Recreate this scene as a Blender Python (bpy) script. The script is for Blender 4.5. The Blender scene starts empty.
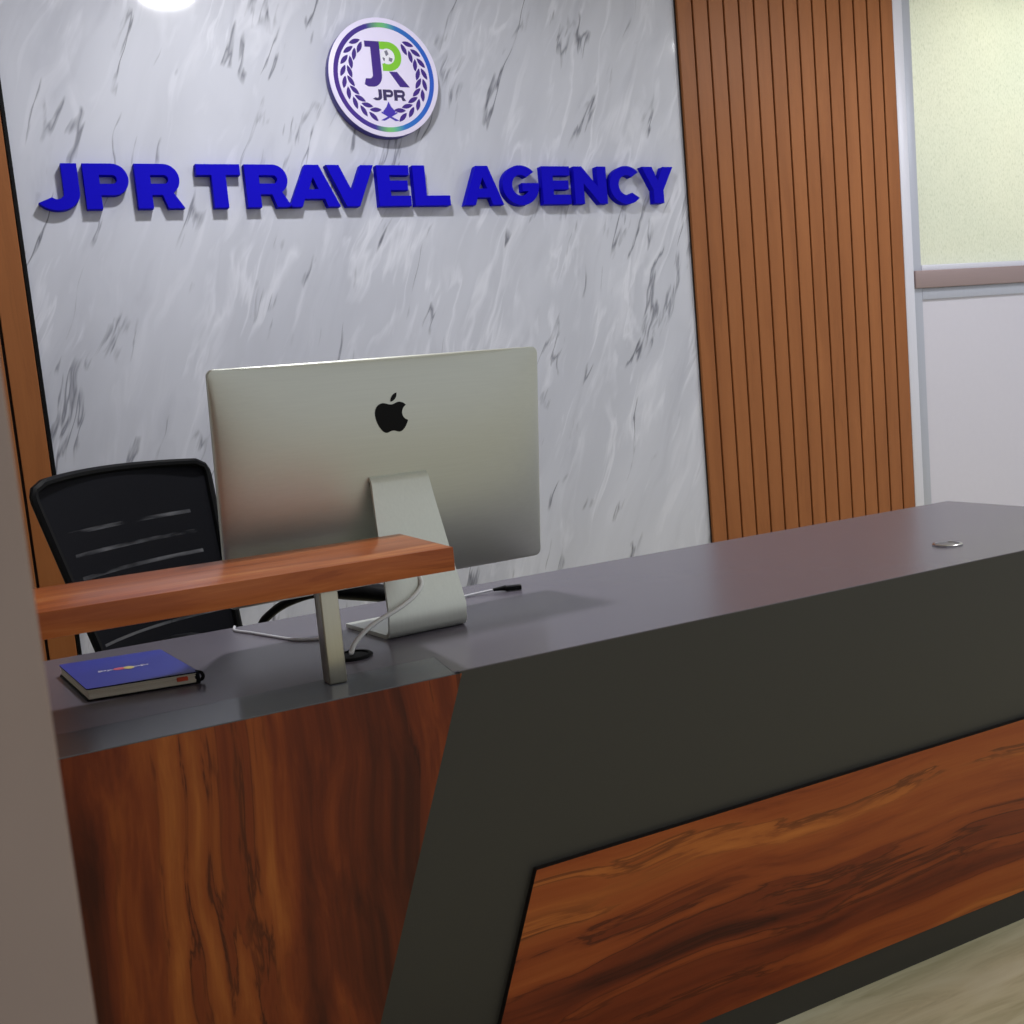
import bpy, bmesh, math, random
from mathutils import Vector, Matrix
random.seed(7)
C = bpy.context.scene.collection
sc = bpy.context.scene
sc.view_settings.view_transform = 'Standard'
sc.view_settings.look = 'None'
PI = math.pi

# ------------------------------------------------------------------ materials
def srgb(r, g, b):
    f = lambda c: (c/12.92 if c <= .04045 else ((c+.055)/1.055)**2.4)
    return (f(r/255), f(g/255), f(b/255), 1)

class NT:
    def __init__(s, name):
        s.m = bpy.data.materials.new(name); s.m.use_nodes = True
        s.t = s.m.node_tree; s.b = s.t.nodes['Principled BSDF']; s.out = s.t.nodes['Material Output']
    def n(s, typ, **kw):
        o = s.t.nodes.new(typ)
        for k, v in kw.items():
            if k.startswith('i_'):
                key = k[2:]
                key = int(key) if key.isdigit() else key.replace('_', ' ')
                if isinstance(v, bpy.types.NodeSocket): s.t.links.new(v, o.inputs[key])
                else: o.inputs[key].default_value = v
            else: setattr(o, k, v)
        return o
    def link(s, a, b): s.t.links.new(a, b)
    def math(s, op, a, b=0.0, c=None, clamp=False):
        o = s.t.nodes.new('ShaderNodeMath'); o.operation = op; o.use_clamp = clamp
        for i, v in enumerate((a, b, c)):
            if v is None: continue
            if isinstance(v, bpy.types.NodeSocket): s.t.links.new(v, o.inputs[i])
            else: o.inputs[i].default_value = v
        return o.outputs[0]
    def mix(s, f, a, b, blend='MIX'):
        o = s.t.nodes.new('ShaderNodeMix'); o.data_type = 'RGBA'; o.blend_type = blend
        for i, v in ((0, f), (6, a), (7, b)):
            if isinstance(v, bpy.types.NodeSocket): s.t.links.new(v, o.inputs[i])
            else: o.inputs[i].default_value = v
        return o.outputs[2]
    def ramp(s, f, stops, interp='LINEAR'):
        o = s.t.nodes.new('ShaderNodeValToRGB'); o.color_ramp.interpolation = interp
        e = o.color_ramp.elements
        while len(e) < len(stops): e.new(.5)
        for i, (p, c) in enumerate(stops):
            e[i].position = p; e[i].color = c
        s.t.links.new(f, o.inputs[0]); return o.outputs[0]
    def coords(s, scale=(1, 1, 1), rot=(0, 0, 0), loc=(0, 0, 0)):
        tc = s.t.nodes.new('ShaderNodeTexCoord')
        mp = s.n('ShaderNodeMapping', i_Vector=tc.outputs['Object'])
        mp.inputs['Scale'].default_value = scale; mp.inputs['Rotation'].default_value = rot
        mp.inputs['Location'].default_value = loc
        return mp.outputs[0]
    def noise(s, vec, scale, detail=4, rough=.5, dist=0):
        o = s.n('ShaderNodeTexNoise', i_Vector=vec, i_Scale=scale, i_Detail=detail, i_Roughness=rough, i_Distortion=dist)
        return o.outputs[0]
    def col(s, v):
        if isinstance(v, bpy.types.NodeSocket): s.link(v, s.b.inputs['Base Color'])
        else: s.b.inputs['Base Color'].default_value = v
    def set(s, **kw):
        for k, v in kw.items():
            i = s.b.inputs[k.replace('_', ' ')]
            if isinstance(v, bpy.types.NodeSocket): s.link(v, i)
            else: i.default_value = v
    def bump(s, h, strength=.2, dist=.002):
        o = s.n('ShaderNodeBump', i_Height=h, i_Strength=strength, i_Distance=dist)
        s.link(o.outputs[0], s.b.inputs['Normal'])

def plain(name, rgb, rough=.5, metal=0, var=.06, nscale=40, spec=.5):
    M = NT(name)
    f = M.noise(M.coords(), nscale, 3)
    c = srgb(*rgb); lo = tuple(x*(1-var) for x in c[:3])+(1,); hi = tuple(min(1, x*(1+var)) for x in c[:3])+(1,)
    M.col(M.mix(f, lo, hi)); M.set(Roughness=rough, Metallic=metal)
    M.b.inputs['Specular IOR Level'].default_value = spec
    return M.m

def wood(name, axis, stops, scale=1.0, rough=.32, line=.55, seed=0, fiber=.25, tilt=0, bands=7, stretch=.32, warp=.05):
    """streaky laminate; grain along `axis` (0,1,2) of the object's coordinates"""
    M = NT(name)
    rot = (0, tilt, 0)
    # slow sideways wander of the grain
    sW = [2.2, 2.2, 2.2]; sW[axis] = 1.6
    wn = M.n('ShaderNodeTexNoise', i_Vector=M.coords(tuple(sW), rot, (seed, seed*.7, seed*1.3)), i_Scale=1.0, i_Detail=2.0)
    wv = M.n('ShaderNodeVectorMath', operation='SUBTRACT', i_0=wn.outputs['Color'], i_1=(.5, .5, .5))
    wv = M.n('ShaderNodeVectorMath', operation='SCALE', i_0=wv.outputs[0], i_Scale=warp*2*6*scale)
    sA = [6.0, 6.0, 6.0]; sA[axis] = stretch
    v0 = M.coords(tuple(x*scale for x in sA), rot, (seed*3.1, seed*1.7, seed*2.3))
    v = M.n('ShaderNodeVectorMath', operation='ADD', i_0=v0, i_1=wv.outputs[0]).outputs[0]
    a = M.noise(v, 1.0, 2, .5, .2)
    b = M.noise(v, 2.7, 5, .6, .3)
    f = M.math('ADD', M.math('MULTIPLY', a, .55), M.math('MULTIPLY', b, .45))
    colr = M.ramp(f, stops)
    g = M.math('SINE', M.math('MULTIPLY', f, bands*2*PI))
    g = M.math('POWER', M.math('MULTIPLY_ADD', g, .5, .5), 14)
    msk = M.ramp(M.noise(v, 1.3, 2), [(.44, (0, 0, 0, 1)), (.6, (1, 1, 1, 1))])
    g = M.math('MULTIPLY', M.math('MULTIPLY', g, msk), line)
    sF = [150.0, 150.0, 150.0]; sF[axis] = 4.0
    fb = M.noise(M.coords(tuple(x*scale for x in sF), rot), 1.0, 3)
    dk = stops[0][1]
    c = M.mix(g, colr, tuple(x*.35 for x in dk[:3])+(1,))
    c2 = M.mix(M.math('MULTIPLY', fb, fiber), c, tuple(x*.45 for x in dk[:3])+(1,))
    M.col(c2); M.set(Roughness=rough); M.b.inputs['Specular IOR Level'].default_value = .25
    M.bump(fb, .04, .001)
    return M.m

def marble():
    M = NT('grey_marble_laminate')
    v = M.coords((1, 1, 1), (0, math.radians(-22), 0))
    sep = M.n('ShaderNodeSeparateXYZ', i_0=v)
    wn = M.n('ShaderNodeTexNoise', i_Vector=v, i_Scale=2.6, i_Detail=2.0)
    wx = M.math('MULTIPLY', M.math('SUBTRACT', wn.outputs[0], .5), .11)
    X = M.math('ADD', sep.outputs[0], wx)
    def vec(sx, sz, off):
        return M.n('ShaderNodeCombineXYZ', i_0=M.math('MULTIPLY', X, sx), i_1=off,
                   i_2=M.math('MULTIPLY', sep.outputs[2], sz)).outputs[0]
    def mask(val, lo, hi): return M.ramp(val, [(lo, (0, 0, 0, 1)), (hi, (1, 1, 1, 1))])
    c = M.ramp(M.noise(vec(4, 1.1, .3), 1.2, 4, .5, .4), [(.3, srgb(182, 185, 198)), (.5, srgb(191, 194, 207)), (.7, srgb(198, 201, 214))])
    # soft grey smears
    c = M.mix(M.math('MULTIPLY', mask(M.noise(vec(9, 1.8, 9.7), 1.2, 4, .55, .5), .54, .74), .42), c, srgb(162, 165, 180))
    # white drifts
    c = M.mix(M.math('MULTIPLY', mask(M.noise(vec(11, 1.9, 4.1), 1.2, 4, .55, .7), .55, .68), .42), c, srgb(218, 220, 232))
    # white hair veins
    w = M.math('ABSOLUTE', M.math('SUBTRACT', M.noise(vec(7, 1.2, 15.5), 1.1, 4, .55, .6), .5))
    w = M.math('SUBTRACT', 1, M.math('MULTIPLY', w, 26), clamp=True)
    w = M.math('MULTIPLY', w, mask(M.noise(vec(3, 1.4, 3.3), 2.0, 3), .48, .60))
    c = M.mix(M.math('MULTIPLY', w, .5), c, srgb(226, 228, 240))
    # dark thin veins, broken up
    def dark(sx, sz, off, k, lo, hi, amt, c):
        d = M.math('ABSOLUTE', M.math('SUBTRACT', M.noise(vec(sx, sz, off), 1.0, 5, .55, .12), .5))
        d = M.math('SUBTRACT', 1, M.math('MULTIPLY', d, k), clamp=True)
        m = mask(M.noise(vec(3.4, 1.7, off+31), 1.6, 3, .5), lo, hi)
        return M.mix(M.math('MULTIPLY', M.math('MULTIPLY', d, m), amt), c, srgb(92, 94, 108))
    c = dark(3.8, .5, 22.2, 85, .54, .60, .95, c)
    c = dark(5.8, .7, 47.9, 70, .56, .63, .7, c)
    c = dark(4.6, .6, 71.3, 75, .57, .62, .8, c)
    M.col(c)
    M.set(Roughness=.5, Coat_Weight=.55, Coat_Roughness=.07)
    M.b.inputs['Coat IOR'].default_value = 1.4
    return M.m

MAT = {}
MAT['marble'] = marble()
MAT['wood_front_v'] = wood('red_brown_wood_vertical', 2, [(.37, srgb(70, 25, 8)), (.46, srgb(112, 46, 18)), (.515, srgb(138, 62, 24)), (.57, srgb(160, 82, 32)), (.65, srgb(190, 110, 48))], 1.45, .36, .75, 11, bands=8, stretch=.24, warp=.07)
MAT['wood_front_h'] = wood('red_brown_wood_horizontal', 0, [(.34, srgb(80, 28, 9)), (.44, srgb(126, 52, 19)), (.52, srgb(156, 74, 28)), (.58, srgb(166, 84, 34)), (.68, srgb(198, 116, 50))], 1.5, .36, .65, 8, tilt=math.radians(4), bands=7, stretch=.26)
MAT['wood_shelf'] = wood('orange_brown_wood_shelf', 0, [(.32, srgb(126, 58, 24)), (.45, srgb(164, 84, 38)), (.55, srgb(182, 100, 50)), (.68, srgb(214, 140, 84))], 3.2, .28, .3, 5)
MAT['wood_slat'] = wood('warm_brown_slat_wood', 2, [(.30, srgb(138, 83, 44)), (.5, srgb(151, 93, 51)), (.7, srgb(162, 102, 58))], 1.4, .5, .1, 2, fiber=.22)
MAT['groove'] = plain('dark_slat_groove', (34, 18, 10), .8)
MAT['wood_edge'] = plain('dark_panel_edge', (22, 12, 8), .6)

def laminate(name, rgb, rough, var=.1):
    M = NT(name)
    f = M.noise(M.coords((60, 60, 60)), 12, 3)
    c = srgb(*rgb)
    M.col(M.mix(f, tuple(x*(1-var) for x in c[:3])+(1,), tuple(x*(1+var) for x in c[:3])+(1,)))
    M.set(Roughness=rough); M.bump(f, .03, .0005)
    return M.m
MAT['counter'] = laminate('charcoal_counter_laminate', (103, 98, 108), .26)
MAT['apron'] = laminate('shaded_apron_laminate', (48, 46, 40), .5)  # counter laminate again, with the dimmer light on the front put into its colour
MAT['strip'] = laminate('glossy_grey_ledge_laminate', (90, 93, 102), .17)

def brushed(name, rgb, rough, axis=0, metal=1.0):
    M = NT(name)
    s = [300, 300, 300]; s[axis] = 6
    f = M.noise(M.coords(tuple(s)), 1.0, 2)
    c = srgb(*rgb)
    M.col(M.mix(f, tuple(x*.94 for x in c[:3])+(1,), tuple(min(1, x*1.05) for x in c[:3])+(1,)))
    M.set(Roughness=M.math('MULTIPLY_ADD', f, .06, rough-.03), Metallic=metal)
    return M.m
MAT['alu'] = brushed('silver_anodised_aluminium', (196, 198, 188), .4, 0, .85)
MAT['alu_stand'] = brushed('silver_stand_aluminium', (218, 222, 212), .4, 2, .5)
MAT['steel'] = brushed('brushed_steel_post', (176, 172, 156), .33, 2, .9)
MAT['chrome'] = brushed('satin_chrome_rim', (170, 168, 170), .25, 0, 1)
MAT['profile'] = brushed('white_aluminium_profile', (212, 213, 226), .4, 2, .15)
MAT['profile_grey'] = brushed('grey_aluminium_profile', (176, 180, 194), .4, 2, .2)
MAT['rail'] = brushed('pinkish_grey_rail', (150, 132, 133), .45, 0, .2)
MAT['panel_white'] = plain('lavender_white_board', (203, 201, 214), .45, var=.02)
MAT['paint'] = plain('grey_beige_wall_paint', (142, 125, 116), .8, var=.08, nscale=14)
MAT['paint_white'] = plain('white_wall_paint', (205, 203, 200), .8, var=.03)
MAT['ceiling'] = plain('white_ceiling_paint', (220, 220, 218), .85, var=.02)
MAT['black'] = plain('black_plastic', (9, 10, 13), .55, spec=.15)
MAT['black_gloss'] = plain('black_gloss_logo', (5, 5, 6), .5, spec=.15)
MAT['fabric'] = plain('black_seat_fabric', (20, 21, 26), .9, nscale=400, var=.3)
MAT['screen'] = plain('black_screen_glass', (8, 8, 9), .06)
MAT['blue_letter'] = plain('royal_blue_acrylic', (12, 2, 190), .7, var=.03, spec=.1)
MAT['blue_cover'] = plain('blue_notebook_cover', (44, 54, 150), .45, var=.15, nscale=12)
MAT['cover_print'] = plain('silver_cover_print', (190, 188, 215), .5)
MAT['cover_red'] = plain('red_cover_print', (205, 90, 110), .5)
MAT['cover_yellow'] = plain('yellow_cover_print', (205, 190, 120), .5)
MAT['orange'] = plain('orange_page_tab', (206, 74, 36), .6)
MAT['cable_white'] = plain('white_cable_rubber', (214, 214, 220), .45)
MAT['cable_grey'] = plain('grey_white_cable_rubber', (226, 228, 224), .45)
MAT['logo_purple'] = plain('deep_purple_print', (56, 24, 128), .5)
MAT['logo_green'] = plain('bright_green_print', (124, 196, 48), .5)
MAT['logo_dark'] = plain('dark_violet_print', (52, 40, 92), .5)
MAT['logo_grey'] = plain('grey_globe_print', (120, 120, 140), .5)
MAT['logo_white'] = plain('white_globe_print', (232, 232, 244), .5)
MAT['logo_face'] = plain('lavender_white_disc_face', (226, 220, 248), .4, var=.02)
MAT['logo_side'] = plain('deep_blue_disc_edge', (48, 34, 140), .4)

def pages():
    M = NT('cream_page_edges')
    f = M.noise(M.coords((4, 4, 900)), 1, 2)
    M.col(M.mix(f, srgb(176, 168, 146), srgb(236, 228, 210))); M.set(Roughness=.8)
    return M.m
MAT['pages'] = pages()

def ring_mat():
    M = NT('purple_green_blue_ring_print')
    tc = M.t.nodes.new('ShaderNodeTexCoord')
    sx = M.n('ShaderNodeSeparateXYZ', i_0=tc.outputs['Object']).outputs[0]
    f = M.math('MULTIPLY_ADD', sx, 1/.36, .5, clamp=True)
    M.col(M.ramp(f, [(0, srgb(62, 24, 132)), (.36, srgb(58, 40, 140)), (.49, srgb(112, 184, 112)), (.54, srgb(104, 184, 128)), (.66, srgb(36, 110, 190)), (1, srgb(30, 84, 196))]))
    M.set(Roughness=.45); return M.m
MAT['ring'] = ring_mat()

def mesh_fabric():
    M = NT('black_mesh_with_slots')
    tc = M.t.nodes.new('ShaderNodeTexCoord')
    s = M.n('ShaderNodeSeparateXYZ', i_0=tc.outputs['Object'])
    # five see-through slots across the back, worn thin in places
    z = M.math('MULTIPLY', M.math('ADD', s.outputs[2], 0.0), 1/.052)
    fr = M.math('ABSOLUTE', M.math('SUBTRACT', M.math('FRACT', z), .5))
    band = M.math('LESS_THAN', fr, .085)
    rng = M.math('MULTIPLY', M.math('LESS_THAN', s.outputs[2], .985), M.math('GREATER_THAN', s.outputs[2], .70))
    rng = M.math('MULTIPLY', rng, M.math('LESS_THAN', M.math('ABSOLUTE', s.outputs[0]), .19))
    nz = M.noise(M.coords((7, 1, 30), (0, 0, 0), (1.2, 0, 0)), 1.0, 2)
    nz = M.ramp(nz, [(.42, (0, 0, 0, 1)), (.62, (1, 1, 1, 1))])
    op = M.math('MULTIPLY', M.math('MULTIPLY', M.math('MULTIPLY', band, rng), nz), .26)
    f = M.noise(M.coords((400, 400, 400)), 1, 2)
    M.col(M.mix(f, srgb(8, 9, 14), srgb(17, 18, 26))); M.set(Roughness=.8); M.b.inputs['Specular IOR Level'].default_value = .15
    M.set(Alpha=M.math('SUBTRACT', 1, op))
    return M.m
MAT['mesh'] = mesh_fabric()

def floor_mat():
    M = NT('pale_wood_look_floor_tiles')
    tc = M.t.nodes.new('ShaderNodeTexCoord')
    mp = M.n('ShaderNodeMapping', i_Vector=tc.outputs['Object']); mp.inputs['Location'].default_value = (.34, .31, 0)
    br = M.n('ShaderNodeTexBrick', i_Vector=mp.outputs[0], i_Scale=1.0, i_Mortar_Size=.0022, i_Mortar_Smooth=.1, i_Brick_Width=1.2, i_Row_Height=.6)
    br.offset = .5
    br.inputs['Color1'].default_value = (1, 1, 1, 1); br.inputs['Color2'].default_value = (.9, .9, .9, 1); br.inputs['Mortar'].default_value = (.72, .72, .7, 1)
    g = M.noise(M.coords((1.3, 9, 1)), 2.2, 6, .6, .8)
    c = M.ramp(g, [(.3, srgb(204, 194, 152)), (.5, srgb(232, 223, 184)), (.7, srgb(243, 236, 202))])
    M.col(M.mix(1.0, c, br.outputs['Color'], 'MULTIPLY'))
    M.set(Roughness=.22); return M.m
MAT['floor'] = floor_mat()

def glass_mat():
    M = NT('frosted_textured_glass')
    v = M.coords((1, 1, .45))
    vo = M.n('ShaderNodeTexVoronoi', i_Vector=v, i_Scale=150.0)
    h = vo.outputs['Distance']
    v2 = M.noise(M.coords((1, 1, 1)), 1.4, 3)
    sp = M.ramp(M.noise(M.coords((160, 160, 70)), 1, 2), [(.25, srgb(190, 196, 182)), (.45, srgb(232, 234, 222)), (.75, srgb(246, 247, 238))])
    big = M.ramp(v2, [(.3, srgb(226, 231, 220)), (.7, srgb(238, 239, 226))])
    c = M.mix(.5, sp, big)
    bmp = M.n('ShaderNodeBump', i_Height=h, i_Strength=.35, i_Distance=.003)
    tr = M.n('ShaderNodeBsdfTranslucent', i_Color=c, i_Normal=bmp.outputs[0])
    M.col(c); M.set(Roughness=.35); M.link(bmp.outputs[0], M.b.inputs['Normal'])
    mx = M.n('ShaderNodeMixShader', i_0=.55, i_1=M.b.outputs[0], i_2=tr.outputs[0])
    M.link(mx.outputs[0], M.out.inputs[0])
    return M.m
MAT['frost'] = glass_mat()

def lens_mat():
    M = NT('glowing_downlight_lens')
    M.col((1, 1, 1, 1)); M.set(Emission_Color=(1, .97, .93, 1), Emission_Strength=30.0)
    return M.m
MAT['lens'] = lens_mat()

# ------------------------------------------------------------------ helpers
ORG = {}
def empty(name, loc, rz=0, label=None, cat=None, group=None, kind=None):
    o = bpy.data.objects.new(name, None); C.objects.link(o)
    o.location = loc; o.rotation_euler = (0, 0, rz); o.empty_display_size = .05
    ORG[o] = Matrix.Translation(Vector(loc)) @ Matrix.Rotation(rz, 4, 'Z')
    tag(o, label, cat, group, kind); return o
def tag(o, label=None, cat=None, group=None, kind=None):
    for k, v in (('label', label), ('category', cat), ('group', group), ('kind', kind)):
        if v: o[k] = v
    return o
def smooth(me, deg=35):
    bm = bmesh.new(); bm.from_mesh(me)
    for f in bm.faces: f.smooth = True
    a = math.radians(deg)
    for e in bm.edges:
        e.smooth = not (len(e.link_faces) == 2 and e.calc_face_angle(0) > a)
    bm.to_mesh(me); bm.free()
def link(name, me, mats, parent=None, local=False, origin=None, deg=35):
    """mesh in world coordinates (or, with local=True, in the parent's frame)"""
    if not isinstance(mats, (list, tuple)): mats = [mats]
    if len(me.materials): me.materials.clear()
    for m in mats: me.materials.append(MAT[m] if isinstance(m, str) else m)
    o = bpy.data.objects.new(name, me); C.objects.link(o)
    if parent:
        o.parent = parent
        if local: ORG[o] = ORG[parent].copy()
        else: me.transform(ORG[parent].inverted()); ORG[o] = ORG[parent].copy()
    else:
        if origin is None:
            xs = [v.co for v in me.vertices]
            origin = Vector(((min(v.x for v in xs)+max(v.x for v in xs))/2, (min(v.y for v in xs)+max(v.y for v in xs))/2, min(v.z for v in xs)))
        origin = Vector(origin)
        me.transform(Matrix.Translation(-origin)); o.location = origin
        ORG[o] = Matrix.Translation(origin)
    smooth(me, deg); me.name = name
    return o
def mk(bm):
    me = bpy.data.meshes.new('m'); bmesh.ops.recalc_face_normals(bm, faces=bm.faces[:]); bm.to_mesh(me); bm.free(); return me
def add_box(bm, x0, x1, y0, y1, z0, z1, bev=0, seg=2, mi=0):
    t = bmesh.new()
    bmesh.ops.create_cube(t, size=1)
    for v in t.verts:
        v.co = ((x0+x1)/2+v.co.x*(x1-x0), (y0+y1)/2+v.co.y*(y1-y0), (z0+z1)/2+v.co.z*(z1-z0))
    if bev: bmesh.ops.bevel(t, geom=t.edges[:], offset=bev, segments=seg, profile=.5, affect='EDGES')
    for f in t.faces: f.material_index = mi
    me = bpy.data.meshes.new('t'); t.to_mesh(me); t.free(); bm.from_mesh(me); bpy.data.meshes.remove(me)
def box(*a, **k):
    bm = bmesh.new(); add_box(bm, *a, **k); return mk(bm)
def add_prism(bm, poly, d0, d1, plane='XZ', mi=0, mi_side=None, bev=0):
    """extrude polygon; XZ plane -> along y, XY plane -> along z, YZ -> along x"""
    def P(u, v, d): return {'XZ': (u, d, v), 'XY': (u, v, d), 'YZ': (d, u, v)}[plane]
    t = bmesh.new()
    a = [t.verts.new(P(u, v, d0)) for u, v in poly]; b = [t.verts.new(P(u, v, d1)) for u, v in poly]
    f1 = t.faces.new(a); f2 = t.faces.new(b[::-1]); f1.material_index = f2.material_index = mi
    n = len(poly)
    for i in range(n):
        f = t.faces.new((a[i], b[i], b[(i+1) % n], a[(i+1) % n])); f.material_index = mi if mi_side is None else mi_side
    bmesh.ops.recalc_face_normals(t, faces=t.faces[:])
    if bev: bmesh.ops.bevel(t, geom=t.edges[:], offset=bev, segments=2, profile=.5, affect='EDGES')
    me = bpy.data.meshes.new('t'); t.to_mesh(me); t.free(); bm.from_mesh(me); bpy.data.meshes.remove(me)
def prism(*a, **k):
    bm = bmesh.new(); add_prism(bm, *a, **k); return mk(bm)
def add_tube(bm, pts, r, n=12, cap=True, smooth_steps=0):
    pts = [Vector(p) for p in pts]
    if smooth_steps:
        q = []
        for i in range(len(pts)-1):
            p0 = pts[max(i-1, 0)]; p1 = pts[i]; p2 = pts[i+1]; p3 = pts[min(i+2, len(pts)-1)]
            for k in range(smooth_steps):
                t = k/smooth_steps
                q.append(.5*((2*p1)+(-p0+p2)*t+(2*p0-5*p1+4*p2-p3)*t*t+(-p0+3*p1-3*p2+p3)*t**3))
        q.append(pts[-1]); pts = q
    rs = r if isinstance(r, (list, tuple)) else [r]*len(pts)
    if len(rs) != len(pts):
        rs = [rs[min(int(i*len(rs)/len(pts)), len(rs)-1)] for i in range(len(pts))]
    up = None; rings = []
    for i, p in enumerate(pts):
        d = (pts[min(i+1, len(pts)-1)]-pts[max(i-1, 0)]).normalized()
        if up is None:
            up = d.orthogonal().normalized()
        else:
            up = (up - d*up.dot(d)).normalized()
        s = d.cross(up)
        rings.append([bm.verts.new(p+(up*math.cos(2*PI*k/n)+s*math.sin(2*PI*k/n))*rs[i]) for k in range(n)])
    for a, b in zip(rings, rings[1:]):
        for k in range(n): bm.faces.new((a[k], a[(k+1) % n], b[(k+1) % n], b[k]))
    if cap:
        bm.faces.new(rings[0][::-1]); bm.faces.new(rings[-1])
def tube(pts, r, **k):
    bm = bmesh.new(); add_tube(bm, pts, r, **k); return mk(bm)
def lathe(prof, c, n=40):
    bm = bmesh.new(); rings = []
    for r, z in prof:
        rings.append([bm.verts.new((c[0]+r*math.cos(2*PI*k/n), c[1]+r*math.sin(2*PI*k/n), c[2]+z)) for k in range(n)])
    for a, b in zip(rings, rings[1:]):
        for k in range(n): bm.faces.new((a[k], a[(k+1) % n], b[(k+1) % n], b[k]))
    bm.faces.new(rings[0]); bm.faces.new(rings[-1]); return mk(bm)
def shape2d(loops, half, bevel=0):
    """filled 2-D outline(s) with holes -> mesh in local XY, thickness along Z"""
    cu = bpy.data.curves.new('c', 'CURVE'); cu.dimensions = '2D'; cu.fill_mode = 'BOTH'
    cu.extrude = max(half-bevel, 0.00001); cu.bevel_depth = bevel; cu.bevel_resolution = 1; cu.offset = -bevel
    for lp in loops:
        s = cu.splines.new('POLY'); s.points.add(len(lp)-1); s.use_cyclic_u = True
        for p, (x, y) in zip(s.points, lp): p.co = (x, y, 0, 1)
    o = bpy.data.objects.new('c', cu)
    me = bpy.data.meshes.new_from_object(o)
    bpy.data.objects.remove(o); bpy.data.curves.remove(cu)
    bm = bmesh.new(); bm.from_mesh(me); bmesh.ops.remove_doubles(bm, verts=bm.verts[:], dist=1e-6)
    bmesh.ops.recalc_face_normals(bm, faces=bm.faces[:]); bm.to_mesh(me); bm.free()
    return me
def to_wall(me, x, y, z, sx=1, sz=1):
    """local XY -> world XZ facing -Y"""
    me.transform(Matrix(((sx, 0, 0, x), (0, 0, -1, y), (0, sz, 0, z), (0, 0, 0, 1))))
    return me
def join(meshes):
    bm = bmesh.new()
    for m in meshes: bm.from_mesh(m); bpy.data.meshes.remove(m)
    me = bpy.data.meshes.new('j'); bm.to_mesh(me); bm.free(); return me
def arc(cx, cy, rx, ry, a0, a1, n=14):
    return [(cx+rx*math.cos(math.radians(a0+(a1-a0)*i/n)), cy+ry*math.sin(math.radians(a0+(a1-a0)*i/n))) for i in range(n+1)]

# ------------------------------------------------------------------ dimensions (metres)
YF, YB, ZC = 1.486, 2.123, .782         # counter front, back, top
XL, XR = -.55, 2.337                    # counter ends
YW = 3.6                                # back wall
CEIL = 2.95

# ------------------------------------------------------------------ room shell
def struct(name, me, m, label=None):
    return tag(link(name, me, m), label=label, kind='structure')
struct('floor', box(-1.6, 5.6, -2.2, 5.2, -.06, 0), 'floor', 'pale wood-look tile floor in front of the desk')
struct('ceiling', box(-1.6, 5.6, .42, 5.2, CEIL, CEIL+.06), 'ceiling', 'white painted ceiling')
struct('wall_back', box(-1.5, 3.744, YW, YW+.12, 0, CEIL), 'marble', 'grey marble-look wall panel with dark diagonal veins')
struct('wall_left', box(-1.6, -1.5, .54, YW+.12, 0, CEIL), 'paint_white', 'white painted side wall behind the entrance wall')
struct('wall_front', box(-1.6, .0045, .42, .54, 0, CEIL, bev=.003), 'paint', 'blurred grey-beige wall edge close by on the left')
struct('wall_partition', box(3.862, 5.6, YW+.012, YW+.06, .0, 1.43), 'panel_white', 'lavender-white partition board under the frosted window')
struct('trim_1', box(3.744, 3.800, YW-.012, YW+.1, 0, CEIL, bev=.003), 'profile', 'white vertical aluminium profile beside the slat panel')
bm = bmesh.new()
add_box(bm, 3.806, 3.862, YW+.002, YW+.09, 0, CEIL, bev=.004)
add_box(bm, 3.800, 3.806, YW+.02, YW+.09, 0, CEIL)
struct('trim_2', mk(bm), 'profile_grey', 'grey vertical aluminium post at the left of the frosted window')
win = empty('window_1', (4.73, YW, 1.43), label='frosted pale green glass window over the partition board', kind='structure')
link('pane', box(3.864, 5.6, YW+.030, YW+.038, 1.57, CEIL), 'frost', win)
bm = bmesh.new()
add_box(bm, 3.862, 5.6, YW-.002, YW+.07, 1.553, 1.580, bev=.003)
link('glazing_bead', mk(bm), 'profile', win)
link('sill_rail', box(3.806, 5.6, YW-.016, YW+.07, 1.476, 1.555, bev=.005), 'rail', win)
link('lower_rail', box(3.862, 5.6, YW+.002, YW+.07, 1.425, 1.476, bev=.002), 'profile_grey', win)
link('edge_gasket', box(3.860, 3.870, YW+.022, YW+.031, 1.58, CEIL), plain('green_grey_gasket', (112, 120, 110), .6), win)
# the room behind the partition
struct('wall_far', box(3.0, 5.6, 5.1, 5.2, 0, CEIL), 'paint_white', 'white wall of the room behind the frosted window')

# slat cladding either side of the marble
def slat_panel(name, x0, n, pitch, label, gap=.0085):
    t = empty(name, (x0+n*pitch/2, YW, 0), label=label, cat='wall panel')
    bm = bmesh.new(); add_box(bm, x0, x0+n*pitch, YW-.006, YW-.0005, 0, CEIL)
    link('backing_board', mk(bm), 'groove', t)
    bm = bmesh.new()
    for i in range(n):
        a, b = x0+i*pitch+gap/2, x0+(i+1)*pitch-gap/2
        add_prism(bm, [(a, YW-.005), (a, YW-.0165), (a+.0015, YW-.018), (b-.0015, YW-.018), (b, YW-.0165), (b, YW-.005)], 0, CEIL, 'XY')
    link('slats', mk(bm), 'wood_slat', t)
    return t
slat_panel('slat_wall_panel', 2.598, 15, .0762, 'wide brown vertical-slat wall panel right of the marble')
lw = slat_panel('slat_wall_panel', .140-.088*4, 4, .088, 'narrow dark-edged brown slat panel at left of the marble behind the chair')
link('edge_strip', box(.1405, .150, YW-.012, YW-.0005, 0, CEIL), 'black', lw)

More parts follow.
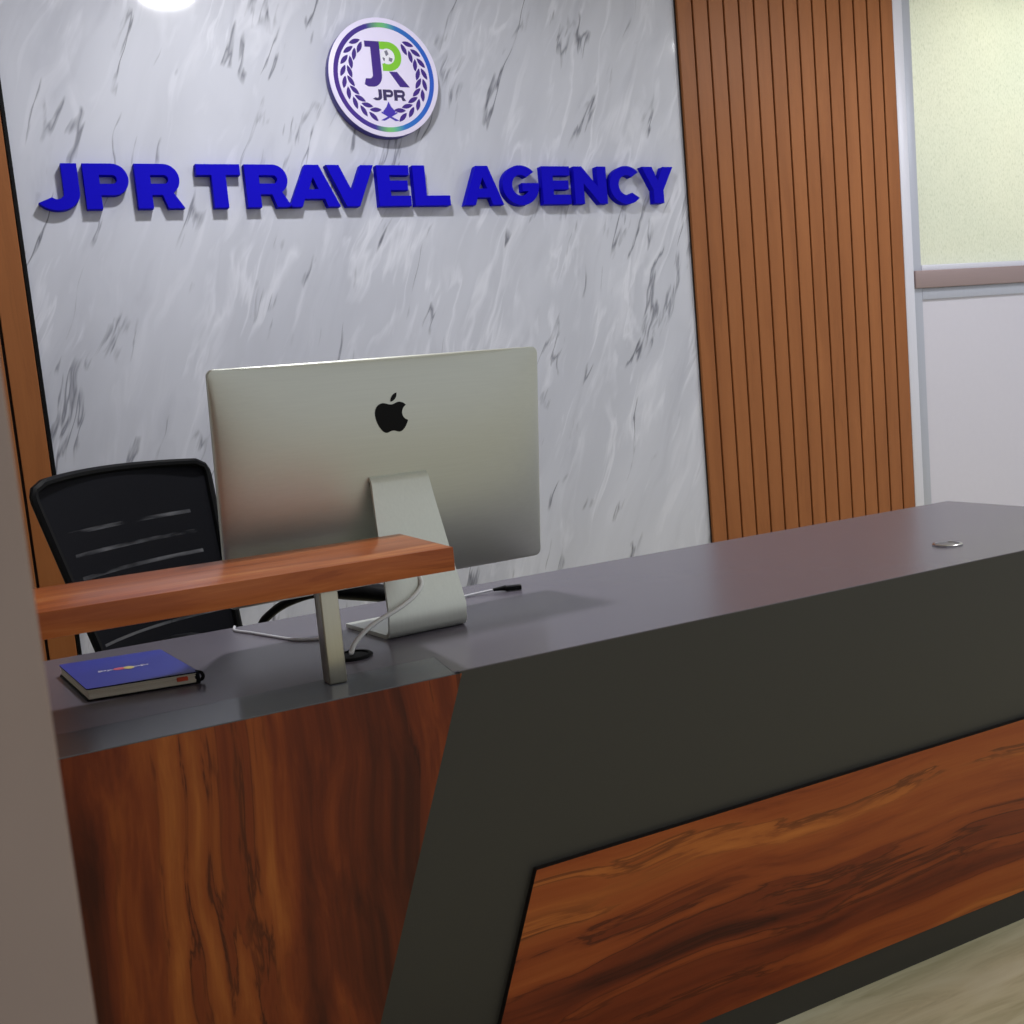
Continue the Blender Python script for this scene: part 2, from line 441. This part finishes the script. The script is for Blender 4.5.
# ------------------------------------------------------------------ sign letters
S = .335
def L_J(w):
    s = S
    return [[(w-s, 1), (w, 1)] + arc(w*.47, .36, w*.53, .38, 0, -146, 18) + arc(w*.47, .36, w*.53-s, .38-.245, -138, 0, 12)]
def L_P(w):
    s = S; r = .35; x = w-r
    return [[(0, 0), (0, 1)] + arc(x, .65, r, .35, 90, -90, 18) + [(s, .30), (s, 0)],
            [(s, .555), (x, .555)] + arc(x, .65, .095, .095, -80, 80, 8) + [(x, .745), (s, .745)]]
def L_R(w):
    s = S; r = .35; x = w-r-.06
    return [[(0, 0), (0, 1)] + arc(x, .65, r, .35, 90, -58, 16) + [(w, 0), (w-.37, 0), (x-.06, .30), (s, .30), (s, 0)],
            [(s, .555), (x, .555)] + arc(x, .65, .095, .095, -80, 80, 8) + [(x, .745), (s, .745)]]
def L_T(w):
    s = S; m = w/2
    return [[(0, 1), (w, 1), (w, .75), (m+s/2, .75), (m+s/2, 0), (m-s/2, 0), (m-s/2, .75), (0, .75)]]
def L_A(w):
    m = w/2
    return [[(0, 0), (m-.17, 1), (m+.17, 1), (w, 0), (w-.32, 0), (w-.39, .19), (.39, .19), (.32, 0)],
            [(m-.115, .42), (m+.115, .42), (m, .70)]]
def L_V(w):
    m = w/2
    return [[(0, 1), (.33, 1), (m, .38), (w-.33, 1), (w, 1), (m+.17, 0), (m-.17, 0)]]
def L_E(w):
    s = S
    return [[(0, 0), (0, 1), (w, 1), (w, .755), (s, .755), (s, .625), (w-.06, .625), (w-.06, .385), (s, .385), (s, .25), (w, .25), (w, 0)]]
def L_L(w):
    s = S
    return [[(0, 0), (0, 1), (s, 1), (s, .25), (w, .25), (w, 0)]]
def L_G(w):
    a, b = w/2, .52
    return [arc(a, .5, a, b, 42, 352, 34) + [(w, .56), (a+.04, .56), (a+.04, .345), (w-.34, .345)] + arc(a, .5, a-.29, b-.25, 318, 48, 24)]
def L_N(w):
    s = .29
    return [[(0, 0), (0, 1), (.25, 1), (w-s, .46), (w-s, 1), (w, 1), (w, 0), (w-.25, 0), (s, .54), (s, 0)]]
def L_C(w):
    a, b = w/2, .52
    return [arc(a, .5, a, b, 42, 318, 30) + arc(a, .5, a-.29, b-.25, 310, 50, 24)]
def L_Y(w):
    m = w/2; s = S
    return [[(0, 1), (.34, 1), (m, .62), (w-.34, 1), (w, 1), (m+s/2, .36), (m+s/2, 0), (m-s/2, 0), (m-s/2, .36)]]
GLY = dict(J=L_J, P=L_P, R=L_R, T=L_T, A=L_A, V=L_V, E=L_E, L=L_L, G=L_G, N=L_N, C=L_C, Y=L_Y)
def letter_mesh(ch, w, h, half, bevel=0):
    lo = [[(x*h, y*h) for x, y in lp] for lp in GLY[ch](w/h)]
    return shape2d(lo, half, bevel)
ZB, HT = 1.868, .139
letters = [
    ('J', .204, .330, 'blue raised letter J, first letter of the wall sign at far left'),
    ('P', .335, .478, 'blue raised letter P between the J and R of JPR'),
    ('R', .488, .642, 'blue raised letter R that ends the short word JPR'),
    ('T', .678, .830, 'blue raised letter T that begins the word TRAVEL'),
    ('R', .834, .994, 'blue raised letter R after the T in TRAVEL'),
    ('A', .984, 1.162, 'blue raised letter A between R and V in TRAVEL'),
    ('V', 1.122, 1.292, 'blue raised letter V in TRAVEL below the round logo'),
    ('E', 1.292, 1.422, 'blue raised letter E before the L of TRAVEL'),
    ('L', 1.426, 1.572, 'blue raised letter L that ends the word TRAVEL'),
    ('A', 1.626, 1.785, 'blue raised letter A that begins the word AGENCY'),
    ('G', 1.774, 1.936, 'blue raised letter G in AGENCY'),
    ('E', 1.940, 2.070, 'blue raised letter E between G and N in AGENCY'),
    ('N', 2.078, 2.230, 'blue raised letter N in AGENCY'),
    ('C', 2.234, 2.396, 'blue raised letter C in AGENCY'),
    ('Y', 2.384, 2.540, 'blue raised letter Y, last letter of the sign beside the slat panel')]
PROUD = .034
kx = (YW-PROUD)/YW                    # the letter faces stand proud of the wall
for ch, x0, x1, lab in letters:
    if ch not in 'AVJ': x0 += .010
    w = (x1-x0)*kx
    me = to_wall(letter_mesh(ch, w, HT*kx, .0165, .0008), x0*kx, YW-PROUD+.0165, 1.208+(ZB-1.208)*kx)
    tag(link('sign_letter', me, 'blue_letter', deg=12), lab, 'sign letter', 'blue raised sign letters')

# ------------------------------------------------------------------ round logo
LP = .040; k = (YW-LP)/YW
LX, LZ, LR = 1.367*k, 1.208+(2.302-1.208)*k, .2*k
logo = empty('round_logo_sign', (LX, YW, LZ), label='round white logo sign with purple laurel wreath above the blue letters', cat='sign')
yf = YW-LP
def disc_loop(r, n=96): return [(r*math.cos(2*PI*i/n), r*math.sin(2*PI*i/n)) for i in range(n)]
def on_logo(name, loops, m, lift=.0006, x=0, z=0, sx=1, half=.0003, parent=logo):
    me = shape2d(loops, half); to_wall(me, LX+x, yf-lift, LZ+z, sx)
    return link(name, me, m, parent)
link('disc_body', to_wall(shape2d([disc_loop(LR)], LP/2-.002, .001), LX, yf+LP/2+.0005, LZ), 'logo_side', logo)
link('disc_face', to_wall(shape2d([disc_loop(LR*.997)], .0015, .0005), LX, yf+.001, LZ), 'logo_face', logo)
on_logo('printed_ring', [disc_loop(LR*.915), disc_loop(LR*.835)], 'ring')
u = LR/.50     # logo unit: radius .50
def U(l): return [[(x*u, y*u) for x, y in p] for p in l]
# monogram
J = [[(-.155, .30), (-.022, .30), (-.022, .02)] + arc(-.112, .02, .09, .10, 0, -90, 10) + [(-.155, -.08), (-.188, -.062), (-.172, -.012), (-.140, -.012)] + arc(-.137, .02, .032, .032, -90, 0, 5) + [(-.105, .25), (-.155, .25)]]
on_logo('monogram_letter', U(J), 'logo_purple')
Rb = [[(-.022, .30), (.05, .30)] + arc(.05, .178, .122, .122, 90, -90, 20) + [(-.008, .056), (-.008, .115)] + arc(.045, .178, .066, .066, -120, 120, 16) + [(-.022, .238)]]
on_logo('monogram_bowl', U(Rb), 'logo_green')
on_logo('monogram_leg', U([[(.045, .052), (.118, .052), (.225, -.075), (.135, -.075)]]), 'logo_purple', .0004)
on_logo('globe', U([disc_loop(.062)]), 'logo_white', .0008, x=.045*u, z=.178*u)
gm = []
for lp in ([(-.026, .042), (.0, .052), (.010, .018), (-.013, .0)], [(.012, -.008), (.046, -.016), (.034, -.045), (.008, -.038)], [(-.048, -.008), (-.026, -.016), (-.03, -.042), (-.042, -.034)]):
    gm.append(shape2d(U([lp]), .0003))
me = join(gm); to_wall(me, LX+.045*u, yf-.0014, LZ+.178*u)
link('globe_print', me, 'logo_grey', logo)
# small lettering under the monogram
for ch, x0, w in (('J', -.128, .088), ('P', -.030, .094), ('R', .070, .108)):
    link('printed_letter', to_wall(letter_mesh(ch, w*u, .092*u, .0003), LX+x0*u, yf-.0006, LZ-.192*u), 'logo_dark', logo)
# laurel wreath
for sgn in (-1, 1):
    lv = []
    def leaf(cx, cy, ang, ln=.108, wd=.0195):
        pts = []
        for i in range(11):
            t = i/10; pts.append((ln*(t-.5), wd*math.sin(PI*t)**.8))
        for i in range(1, 10):
            t = 1-i/10; pts.append((ln*(t-.5), -wd*math.sin(PI*t)**.8))
        ca, sa = math.cos(ang), math.sin(ang)
        return [(cx+x*ca-y*sa, cy+x*sa+y*ca) for x, y in pts]
    for i in range(9):
        a = math.radians(-112 - i*14.6)           # left branch, from the bottom up and round
        rr = .338
        for side in (-1, 1):
            c = (math.cos(a)*(rr+.012+side*.030)+.008, math.sin(a)*(rr+side*.031)+.012)
            tang = a-PI/2
            lf = leaf(c[0], c[1], tang-side*.40)
            if sgn > 0: lf = [(-x, y) for x, y in lf][::-1]
            lv.append(to_wall(shape2d(U([lf]), .0003), LX, yf-.0006, LZ))
    link('laurel_branch', join(lv), 'logo_purple', logo)
st = [to_wall(shape2d(U([[(0, .085), (.022, .04), (.058, .0), (.03, -.03), (.0, -.045), (-.03, -.03), (-.058, .0), (-.022, .04)]]), .0003), LX+.012*u, yf-.0008, LZ-.285*u),
      to_wall(shape2d(U([[(-.085, -.075), (-.05, -.078), (.075, -.012), (.07, .0)]]), .0003), LX+.012*u, yf-.0007, LZ-.285*u),
      to_wall(shape2d(U([[(.085, -.075), (.05, -.078), (-.075, -.012), (-.07, .0)]]), .0003), LX+.012*u, yf-.0010, LZ-.285*u)]
link('wreath_knot', join(st), plain('blue_violet_print', (60, 40, 170), .5), logo)

# ------------------------------------------------------------------ reception desk
desk = empty('reception_desk', ((XL+XR)/2, (YF+YB)/2, 0), label='long charcoal reception desk with red-brown wood front panels', cat='desk')
bm = bmesh.new()
add_prism(bm, [(XL, YF+.108), (.590, YF+.108), (.578, YF), (XR, YF), (XR, YB), (XL, YB)], ZC-.0018, ZC, 'XY')
add_box(bm, XL, XR, YF+.0305, YB, ZC-.025, ZC-.0018, mi=1)
link('countertop', mk(bm), ['counter', 'apron'], desk)
link('front_ledge', prism([(XL, YF-.010), (.5775, YF-.010), (.5775, YF), (.5895, YF+.1078), (XL, YF+.1078)], ZC-.0018, ZC-.0001, 'XY'), 'strip', desk)
link('apron_panel', box(.30, XR-.001, YF+.0005, YF+.03, .068, ZC-.0019), 'apron', desk)
bx = lambda z: .589-(ZC-z)*.369
link('wood_panel', prism([(XL, ZC-.002), (bx(ZC-.002), ZC-.002), (bx(.068), .068), (XL, .068)], YF-.010, YF-.0002, 'XZ', mi_side=1), ['wood_front_v', 'wood_edge'], desk)
link('wood_panel', prism([(.683, .436), (XR-.002, .434), (XR-.002, .069), (.683-.367*.374, .069)], YF-.011, YF+.002, 'XZ', mi_side=1), ['wood_front_h', 'wood_edge'], desk)
link('plinth', box(XL, XR-.001, YF-.0008, YF+.03, 0, .0675), 'apron', desk)
link('end_panel', box(XR-.026, XR, YF+.031, YB-.002, 0, ZC-.0255), 'apron', desk)
link('end_panel', box(XL, XL+.025, YF+.031, YB-.002, 0, ZC-.0255), 'apron', desk)
def grommet(x, y, r, hole):
    g = link('cable_grommet', lathe([(r, -.001), (r, .003), (r*.93, .0045), (r*.80, .0045), (r*.76, .002), (r*.76, -.001)], (x, y, ZC)), 'chrome' if not hole else 'black', desk)
    link('grommet_cap', lathe([(r*.755, -.0005), (r*.755, .0022), (r*.55, .003), (.001, .003)], (x, y, ZC)), plain('grommet_cap_grey', (112, 108, 112), .3, .5) if not hole else 'black_gloss', g)
grommet(1.806, 1.647, .031, False)
grommet(.486, 1.703, .034, True)
# raised shelf on steel posts
SH = link('raised_shelf', box(XL+.06, .6207, 1.5408, 1.7852, .9273, .9648, bev=.0012), 'wood_shelf', desk)
for px in (.417, -.30):
    bm = bmesh.new()
    add_box(bm, px-.0145, px+.0145, 1.5535, 1.589, ZC-.0002, .9273, bev=.003, seg=3)
    link('shelf_post', mk(bm), 'steel', SH)

# ------------------------------------------------------------------ desktop computer, seen from behind
R = math.radians
yaw = R(3.0)
pc = empty('desktop_computer', (.656, 1.872, ZC), yaw, 'silver all-in-one desktop computer seen from behind on the counter', 'computer')
W2, HH, TL = .325, .428, R(7.9)
ztop = 1.2798-ZC
def disp(s, d, o):
    """point on the display: s across, d down from the top edge, o towards the screen side"""
    return Vector((s, d*math.sin(TL)+o*math.cos(TL), ztop-d*math.cos(TL)+o*math.sin(TL)))
def rr_loop(hw, hh, r, n=8):
    p = []
    for cx, cy, a0 in ((hw-r, hh-r, 0), (-hw+r, hh-r, 90), (-hw+r, -hh+r, 180), (hw-r, -hh+r, 270)):
        p += arc(cx, cy, r, r, a0, a0+90, n)
    # add points along the straight runs
    q = []
    for i, a in enumerate(p):
        b = p[(i+1) % len(p)]; q.append(a)
        L = math.hypot(b[0]-a[0], b[1]-a[1]); m = int(L/.03)
        for j in range(1, m): q.append((a[0]+(b[0]-a[0])*j/m, a[1]+(b[1]-a[1])*j/m))
    return q
bm = bmesh.new(); rings = []
base = rr_loop(W2, HH/2, .013)
def bulge(x, y):
    a, b = min(1, abs(x)/W2), min(1, abs(y)/(HH/2))
    return .031*((1-a**3.0)*(1-b**3.0))**.8
prof = [(1.0, .0095), (1.0, .001), (.997, -.0008)] + [(t, None) for t in (.985, .965, .94, .91, .87, .82, .76, .69, .61, .52, .42, .32, .22, .12, .04)]
for t, o in prof:
    rings.append([bm.verts.new(disp(x*t, HH/2-y*t, o if o is not None else -.0012-bulge(x*t, y*t))) for x, y in base])
for a, b in zip(rings, rings[1:]):
    for i in range(len(base)): bm.faces.new((a[i], a[(i+1) % len(base)], b[(i+1) % len(base)], b[i]))
bm.faces.new(rings[0]); bm.faces.new(rings[-1])
link('display_housing', mk(bm), 'alu', pc, local=True)
scr = rr_loop(W2-.002, HH/2-.002, .011)
bm = bmesh.new()
a = [bm.verts.new(disp(x, HH/2-y, .0096)) for x, y in scr]; b = [bm.verts.new(disp(x, HH/2-y, .0112)) for x, y in scr]
bm.faces.new(a); bm.faces.new(b)
for i in range(len(scr)): bm.faces.new((a[i], a[(i+1) % len(scr)], b[(i+1) % len(scr)], b[i]))
link('screen', mk(bm), 'screen', pc, local=True)
# fruit emblem on the back
def bez(p0, p1, p2, p3, n=8):
    o = []
    for i in range(n):
        t = i/n; m = 1-t
        o.append((m**3*p0[0]+3*m*m*t*p1[0]+3*m*t*t*p2[0]+t**3*p3[0], m**3*p0[1]+3*m*m*t*p1[1]+3*m*t*t*p2[1]+t**3*p3[1]))
    return o
ap = []
ap += bez((0, .30), (.08, .29), (.15, .36), (.24, .36))          # top dip to right shoulder
ap += bez((.24, .36), (.32, .36), (.40, .32), (.45, .25))
ap += bez((.45, .25), (.26, .14), (.26, -.13), (.48, -.21))      # bite
ap += bez((.48, -.21), (.43, -.36), (.31, -.54), (.20, -.54))
ap += bez((.20, -.54), (.12, -.54), (.08, -.49), (-.01, -.49))
ap += bez((-.01, -.49), (-.10, -.49), (-.14, -.54), (-.21, -.54))
ap += bez((-.21, -.54), (-.34, -.54), (-.52, -.22), (-.52, .04))
ap += bez((-.52, .04), (-.52, .25), (-.39, .36), (-.26, .36))
ap += bez((-.26, .36), (-.16, .36), (-.09, .30), (0, .30))
lf = bez((-.01, .38), (-.02, .50), (.08, .62), (.20, .64)) + bez((.20, .64), (.21, .52), (.11, .39), (-.01, .38))
ms = []
for lp in (ap, lf):
    me = shape2d([[(x*.064-.002, y*.0605-.001) for x, y in lp]], .0004)
    ms.append(me)
me = join(ms)
for v in me.vertices:
    x, y, z = v.co
    v.co = disp(x-.001, .1005-y, -.0017-bulge(x-.001, HH/2-.1005+y)-z)
link('emblem', me, 'black_gloss', pc, local=True)
# stand: neck, curve and foot in one bent plate
path = []   # (y, z, half width)
top = disp(0, .211, -.036)
path.append((top.y+.012, top.z+.001, .0565))
path.append((top.y+.004, top.z+.0005, .0568))
path.append((top.y-.004, top.z-.004, .0572))
path.append((top.y-.010, top.z-.013, .0575))
y0, z0 = top.y-.012, top.z-.022
y1, z1 = -.113, .045
for i in range(1, 9):
    t = i/8; path.append((y0+(y1-y0)*t, z0+(z1-z0)*t, .058+(.0755-.058)*t))
for i in range(1, 9):
    a = math.radians(198+ (270-198)*i/8)
    path.append((-.0865+.0275*math.cos(a)*1.0, .0295+.0285*math.sin(a), .0758+.0012*i/8))
for i in range(1, 6):
    t = i/5; path.append((-.0865+t*.155, .0012, .077+.018*t))
bm = bmesh.new(); th = .0075; A = []
for i, (y, z, hw) in enumerate(path):
    p = path[max(i-1, 0)]; q = path[min(i+1, len(path)-1)]
    d = Vector((0, q[0]-p[0], q[1]-p[1])).normalized(); nrm = Vector((0, -d.z, d.y))   # inward side
    o = Vector((0, y, z)); cx = .004*(i/len(path)) - .0155*min(1, max(0, (top.z-z)/.26))
    r = []
    for s_, k_ in ((-1, 0), (1, 0), (1, 1), (-1, 1)):
        r.append(bm.verts.new(o+Vector((cx+s_*hw, 0, 0))+nrm*(th*k_)))
    A.append(r)
for a, b in zip(A, A[1:]):
    for i in range(4): bm.faces.new((a[i], a[(i+1) % 4], b[(i+1) % 4], b[i]))
bm.faces.new(A[0]); bm.faces.new(A[-1])
sme = mk(bm)
zmin = min(v.co.z for v in sme.vertices)
for v in sme.vertices: v.co.z -= zmin-.0002
stand = link('stand', sme, 'alu_stand', pc, local=True)
bm = bmesh.new()
hm = disp(-.0, .215, -.031)
add_box(bm, -.056, .056, hm.y-.006, hm.y+.016, hm.z-.012, hm.z-.001, bev=.002)
link('hinge', mk(bm), 'black', stand, local=True)

# ------------------------------------------------------------------ cables
cord = [(.650, 1.792, .888), (.648, 1.785, .884), (.642, 1.768, .866), (.602, 1.745, .846), (.532, 1.725, .824), (.497, 1.714, .803), (.486, 1.708, .788), (.485, 1.705, .7905)]
tag(link('power_cord', tube(cord, .0042, smooth_steps=8), 'cable_grey'), 'thick whitish power cord bending from computer stand into the desk hole', 'cord')
r = .0026
cab = [(.372, 2.118), (.366, 2.08), (.385, 2.035), (.409, 1.973), (.438, 1.905), (.474, 1.873), (.500, 1.885), (.515, 1.935), (.53, 1.99)]
tag(link('charging_cable', tube([(x, y, ZC+r) for x, y in cab], r, smooth_steps=8), 'cable_white'), 'thin white cable lying on counter left of the shelf post', 'cable')
ub = empty('usb_cable', (.86, 2.0, ZC), label='short white cable with black plug on counter right of computer stand', cat='cable')
link('wire', tube([(.72, 1.985, ZC+.003), (.77, 1.998, ZC+.003), (.822, 2.008, ZC+.003), (.87, 2.010, ZC+.0045), (.896, 2.006, ZC+.006)], .0027, smooth_steps=6), 'cable_white', ub)
bm = bmesh.new(); add_tube(bm, [(.888, 2.008, ZC+.0060), (.905, 2.003, ZC+.0066), (.915, 2.000, ZC+.0068)], [.003, .0046, .0062], n=12)
add_box(bm, -.017, .017, -.0085, .0085, 0, .0095, bev=.002)
for v in bm.verts:
    if v.co.x < .1:
        c, s = math.cos(R(-18)), math.sin(R(-18)); x, y = v.co.x, v.co.y
        v.co = (.929+x*c-y*s, 1.9935+x*s+y*c, ZC+.0012+v.co.z)
link('plug', mk(bm), 'black', ub)

# ------------------------------------------------------------------ notebook
nb_c = Vector((.148, 1.888, ZC))
nb = empty('notebook', (.141, 1.848, ZC), 0, 'blue covered notebook lying on the left end of the counter', 'notebook')
NB0 = set(bpy.data.objects)
w, l = .084, .112
def rrp(hw, hl, r_, n=5):
    p = []
    for cx, cy, a0 in ((hw-r_, hl-r_, 0), (-hw+r_, hl-r_, 90), (-hw+r_, -hl+r_, 180), (hw-r_, -hl+r_, 270)): p += arc(cx, cy, r_, r_, a0, a0+90, n)
    return p
link('back_cover', prism(rrp(w+.001, l+.001, .005), .0003, .0024, 'XY'), 'black', nb, local=True)
bm = bmesh.new()
prevp = None
zz = .0024
for i in range(9):       # slightly ruffled leaves
    dz = .0017; jx = random.uniform(-.0022, .0006); jy = random.uniform(-.0022, .0006)
    add_box(bm, -w+.0015-jx*.5, w-.004+jx, -l+.0015-jy, l-.002+jy, zz, zz+dz-.0001); zz += dz
link('pages', mk(bm), 'pages', nb, local=True)
cov = link('front_cover', prism(rrp(w, l, .005), zz, zz+.0022, 'XY', mi_side=1), ['blue_cover', 'black'], nb, local=True)
ztc = zz+.0022
link('spine', box(w-.004, w+.0016, -l+.001, l-.001, .0005, ztc-.0004, bev=.001), 'black', nb, local=True)
link('page_tab', box(w-.034, w-.018, -l-.0022, -l+.004, .0085, .0145), 'orange', nb, local=True)
link('pen_loop', tube([(w-.004, -l+.006, .004), (w+.004, -l+.003, .006), (w+.0065, -l+.003, .011), (w+.004, -l+.003, .017), (w-.004, -l+.006, .019)], .0028, n=8, smooth_steps=4), 'black', nb, local=True)
# worn, illegible print across the cover
pr = []
random.seed(3)
def stroke(pts, wd):
    bmx = bmesh.new()
    for a, b in zip(pts, pts[1:]):
        a = Vector(a); b = Vector(b); d = (b-a).normalized(); nn = Vector((-d.y, d.x))*wd
        q = [a-nn, b-nn, b+nn, a+nn]
        bmx.faces.new([bmx.verts.new((p.x, p.y, ztc+.00025)) for p in q])
    me = bpy.data.meshes.new('s'); bmx.to_mesh(me); bmx.free(); return me
x = -.042
for i in range(6):
    hgt = .010 if i in (0, 5) else .006
    if i in (2, 3): x += .013; continue
    pr.append(stroke([(x, -.004), (x+.003, hgt), (x+.007, -.002), (x+.011, hgt*.6)], .0022)); x += .0135
link('cover_print', join(pr[:2]), 'cover_print', cov, local=True); link('cover_print', join(pr[2:]), 'cover_print', cov, local=True)
link('cover_emblem', join([shape2d([[(px*.010-.010, py*.009+.0) for px, py in arc(0, 0, 1, 1, 20, 340, 14)]], .0002)]), 'cover_red', cov, local=True).data.transform(Matrix.Translation((0, .001, ztc+.0003)))
link('cover_emblem', join([shape2d([[(px*.008+.004, py*.011-.003) for px, py in arc(0, 0, 1, 1, 0, 345, 14)]], .0002)]), 'cover_yellow', cov, local=True).data.transform(Matrix.Translation((0, .001, ztc+.0005)))

# the book lies slightly askew
ax_, ay_ = math.radians(-8), math.radians(97.5)
SHR = Matrix(((math.cos(ax_), math.cos(ay_), 0, 0), (math.sin(ax_), math.sin(ay_), 0, 0), (0, 0, 1, 0), (0, 0, 0, 1)))
for o_ in set(bpy.data.objects)-NB0: o_.data.transform(SHR)
# ------------------------------------------------------------------ office chair
ch = empty('office_chair', (.437, 2.507, 0), R(36), 'black mesh-back office chair behind the desk, left of the computer', 'chair')
# backrest sheet: columns across, rows up; curved and tapered
def back_pt(s, t):
    return 0, .215+.125*t - .05*s*s, .56+.525*t
def back_outline(t):
    hw = .20+.066*min(1, t*1.08)
    if t > .94: hw -= .032*(1-math.sqrt(max(0, 1-((t-.94)/.06)**2)))
    if t < .10: hw -= .05*(1-math.sqrt(max(0, 1-((.10-t)/.10)**2)))
    return hw
NX, NZ = 22, 40
bm = bmesh.new(); G = []
tt = [i/NZ for i in range(NZ+1)]
for t in tt:
    row = []
    for j in range(NX+1):
        s = -1+2*j/NX; hw = back_outline(t)
        _, y, z = back_pt(s, t)
        row.append(bm.verts.new((s*hw, y, z+.010*(1-s*s)*t)))
    G.append(row)
for a, b in zip(G, G[1:]):
    for j in range(NX): bm.faces.new((a[j], a[j+1], b[j+1], b[j]))
br = link('backrest', mk(bm), 'mesh', ch, local=True)
edge = []
for t in tt: edge.append((-back_outline(t), back_pt(-1, t)[1], back_pt(-1, t)[2]))
topr = [((-1+2*j/NX)*back_outline(1), back_pt(-1+2*j/NX, 1)[1], back_pt(0, 1)[2]+.010*(1-(-1+2*j/NX)**2)) for j in range(1, NX)]
right = [(-x, y, z) for x, y, z in edge[::-1]]
bot = [((1-2*j/NX)*back_outline(0), back_pt(1-2*j/NX, 0)[1], back_pt(0, 0)[2]) for j in range(1, NX)]
loop = edge+topr+right+bot
link('back_frame', tube(loop+[loop[0]], .0105, n=8), 'black', br, local=True)
# seat cushion
bm = bmesh.new(); add_box(bm, -.24, .24, -.24, .22, .43, .50, bev=.028, seg=4)
link('seat', mk(bm), 'fabric', ch, local=True)
bm = bmesh.new(); add_tube(bm, [(0, .12, .42), (0, .21, .43), (0, .245, .50), (0, .225, .62)], .022, n=10, smooth_steps=5)
link('back_support', mk(bm), 'black', ch, local=True)
for sg in (-1, 1):
    arm = [(sg*.20, .12, .425), (sg*.262, .165, .47), (sg*.268, .172, .58), (sg*.267, .156, .642), (sg*.266, .118, .675), (sg*.263, .06, .704), (sg*.262, -.023, .728), (sg*.262, -.10, .735), (sg*.262, -.19, .733), (sg*.264, -.255, .718), (sg*.26, -.25, .64), (sg*.255, -.14, .50), (sg*.20, -.06, .425)]
    ar = link('armrest', tube(arm, .0115, n=10, smooth_steps=7), 'black', ch, local=True)
    bm = bmesh.new()
    add_tube(bm, [(sg*.262, -.055, .737), (sg*.262, -.085, .739), (sg*.262, -.13, .740), (sg*.262, -.20, .738), (sg*.264, -.27, .730), (sg*.265, -.30, .722)], [.012, .021, .027, .028, .024, .014], n=12)
    for v in bm.verts: v.co.z = .737+(v.co.z-.737)*.85
    link('arm_pad', mk(bm), 'black', ar, local=True)
link('gas_column', tube([(0, 0, .10), (0, 0, .28), (0, 0, .281), (0, 0, .43)], [.03, .03, .022, .022], n=16), 'black', ch, local=True)
bs = link('star_base', lathe([(.045, .075), (.05, .10), (.04, .13), (.03, .14)], (0, 0, 0), 20), 'black', ch, local=True)
for i in range(5):
    a = 2*PI*i/5+.3; c, s = math.cos(a), math.sin(a)
    sp = link('base_arm', tube([(.03*c, .03*s, .105), (.18*c, .18*s, .095), (.29*c, .29*s, .075)], [.022, .018, .014], n=10), 'black', bs, local=True)
    bm = bmesh.new()
    for o in (-.014, .014):
        ax = Vector((-s, c, 0)); p = Vector((.29*c, .29*s, .027))
        add_tube(bm, [p+ax*(o-.009), p+ax*(o-.008), p+ax*(o+.008), p+ax*(o+.009)], [.022, .026, .026, .022], n=18)
    add_tube(bm, [Vector((.29*c, .29*s, .03)), Vector((.29*c, .29*s, .078))], .008, n=10)
    link('caster', mk(bm), 'black', bs, local=True)

# ------------------------------------------------------------------ lights
def downlight(x, y, power, label, size=.2, col=(.98, .98, 1)):
    t = empty('ceiling_downlight', (x, y, CEIL), label=label, cat='ceiling light', group='round ceiling downlights')
    link('trim_ring', lathe([(size*.5, 0), (size*.62, -.001), (size*.62, -.008), (size*.52, -.014), (size*.5, -.006)], (x, y, CEIL)), 'paint_white', t)
    link('lens', lathe([(size*.49, -.001), (size*.49, -.005), (.001, -.005)], (x, y, CEIL)), 'lens', t)
    L = bpy.data.lights.new('downlight_lamp', 'AREA'); L.shape = 'DISK'; L.size = size; L.energy = power; L.color = col
    o = bpy.data.objects.new('downlight_lamp', L); C.objects.link(o); o.parent = t; o.location = (0, 0, -.02)
downlight(.87, 2.47, 30, 'round ceiling downlight over the chair, reflected at top of the marble')
downlight(3.62, 2.35, 22, 'round ceiling downlight in front of the slat panel')
downlight(5.1, 1.9, 16, 'round ceiling downlight near the frosted window')
# lamp in the room behind the frosted glass
L = bpy.data.lights.new('back_room_lamp', 'AREA'); L.size = 1.2; L.energy = 42; L.color = (1, .985, .93)
o = bpy.data.objects.new('back_room_lamp', L); C.objects.link(o); o.location = (4.7, 4.5, CEIL-.02)
W = bpy.data.worlds.new('World'); sc.world = W; W.use_nodes = True
bg = W.node_tree.nodes['Background']; bg.inputs[0].default_value = (.94, .96, 1.0, 1); bg.inputs[1].default_value = .62

# ------------------------------------------------------------------ camera
cam = bpy.data.cameras.new('camera'); co = bpy.data.objects.new('camera', cam); C.objects.link(co)
fw = Vector((.42430985, .89784428, -.11762996)); Rv = Vector((.89577637, -.43519141, -.09051589)); Uv = Vector((.13246072, .06696335, .98892369))
M4 = Matrix.Identity(4)
for i in range(3): M4[i][0] = Rv[i]; M4[i][1] = Uv[i]; M4[i][2] = -fw[i]
M4[2][3] = 1.2078
co.matrix_world = M4
cam.sensor_width = 36; cam.lens = 1063.6839/1024*36
cam.clip_start = .02
cam.dof.use_dof = True; cam.dof.focus_distance = 2.4; cam.dof.aperture_fstop = 15
sc.camera = co
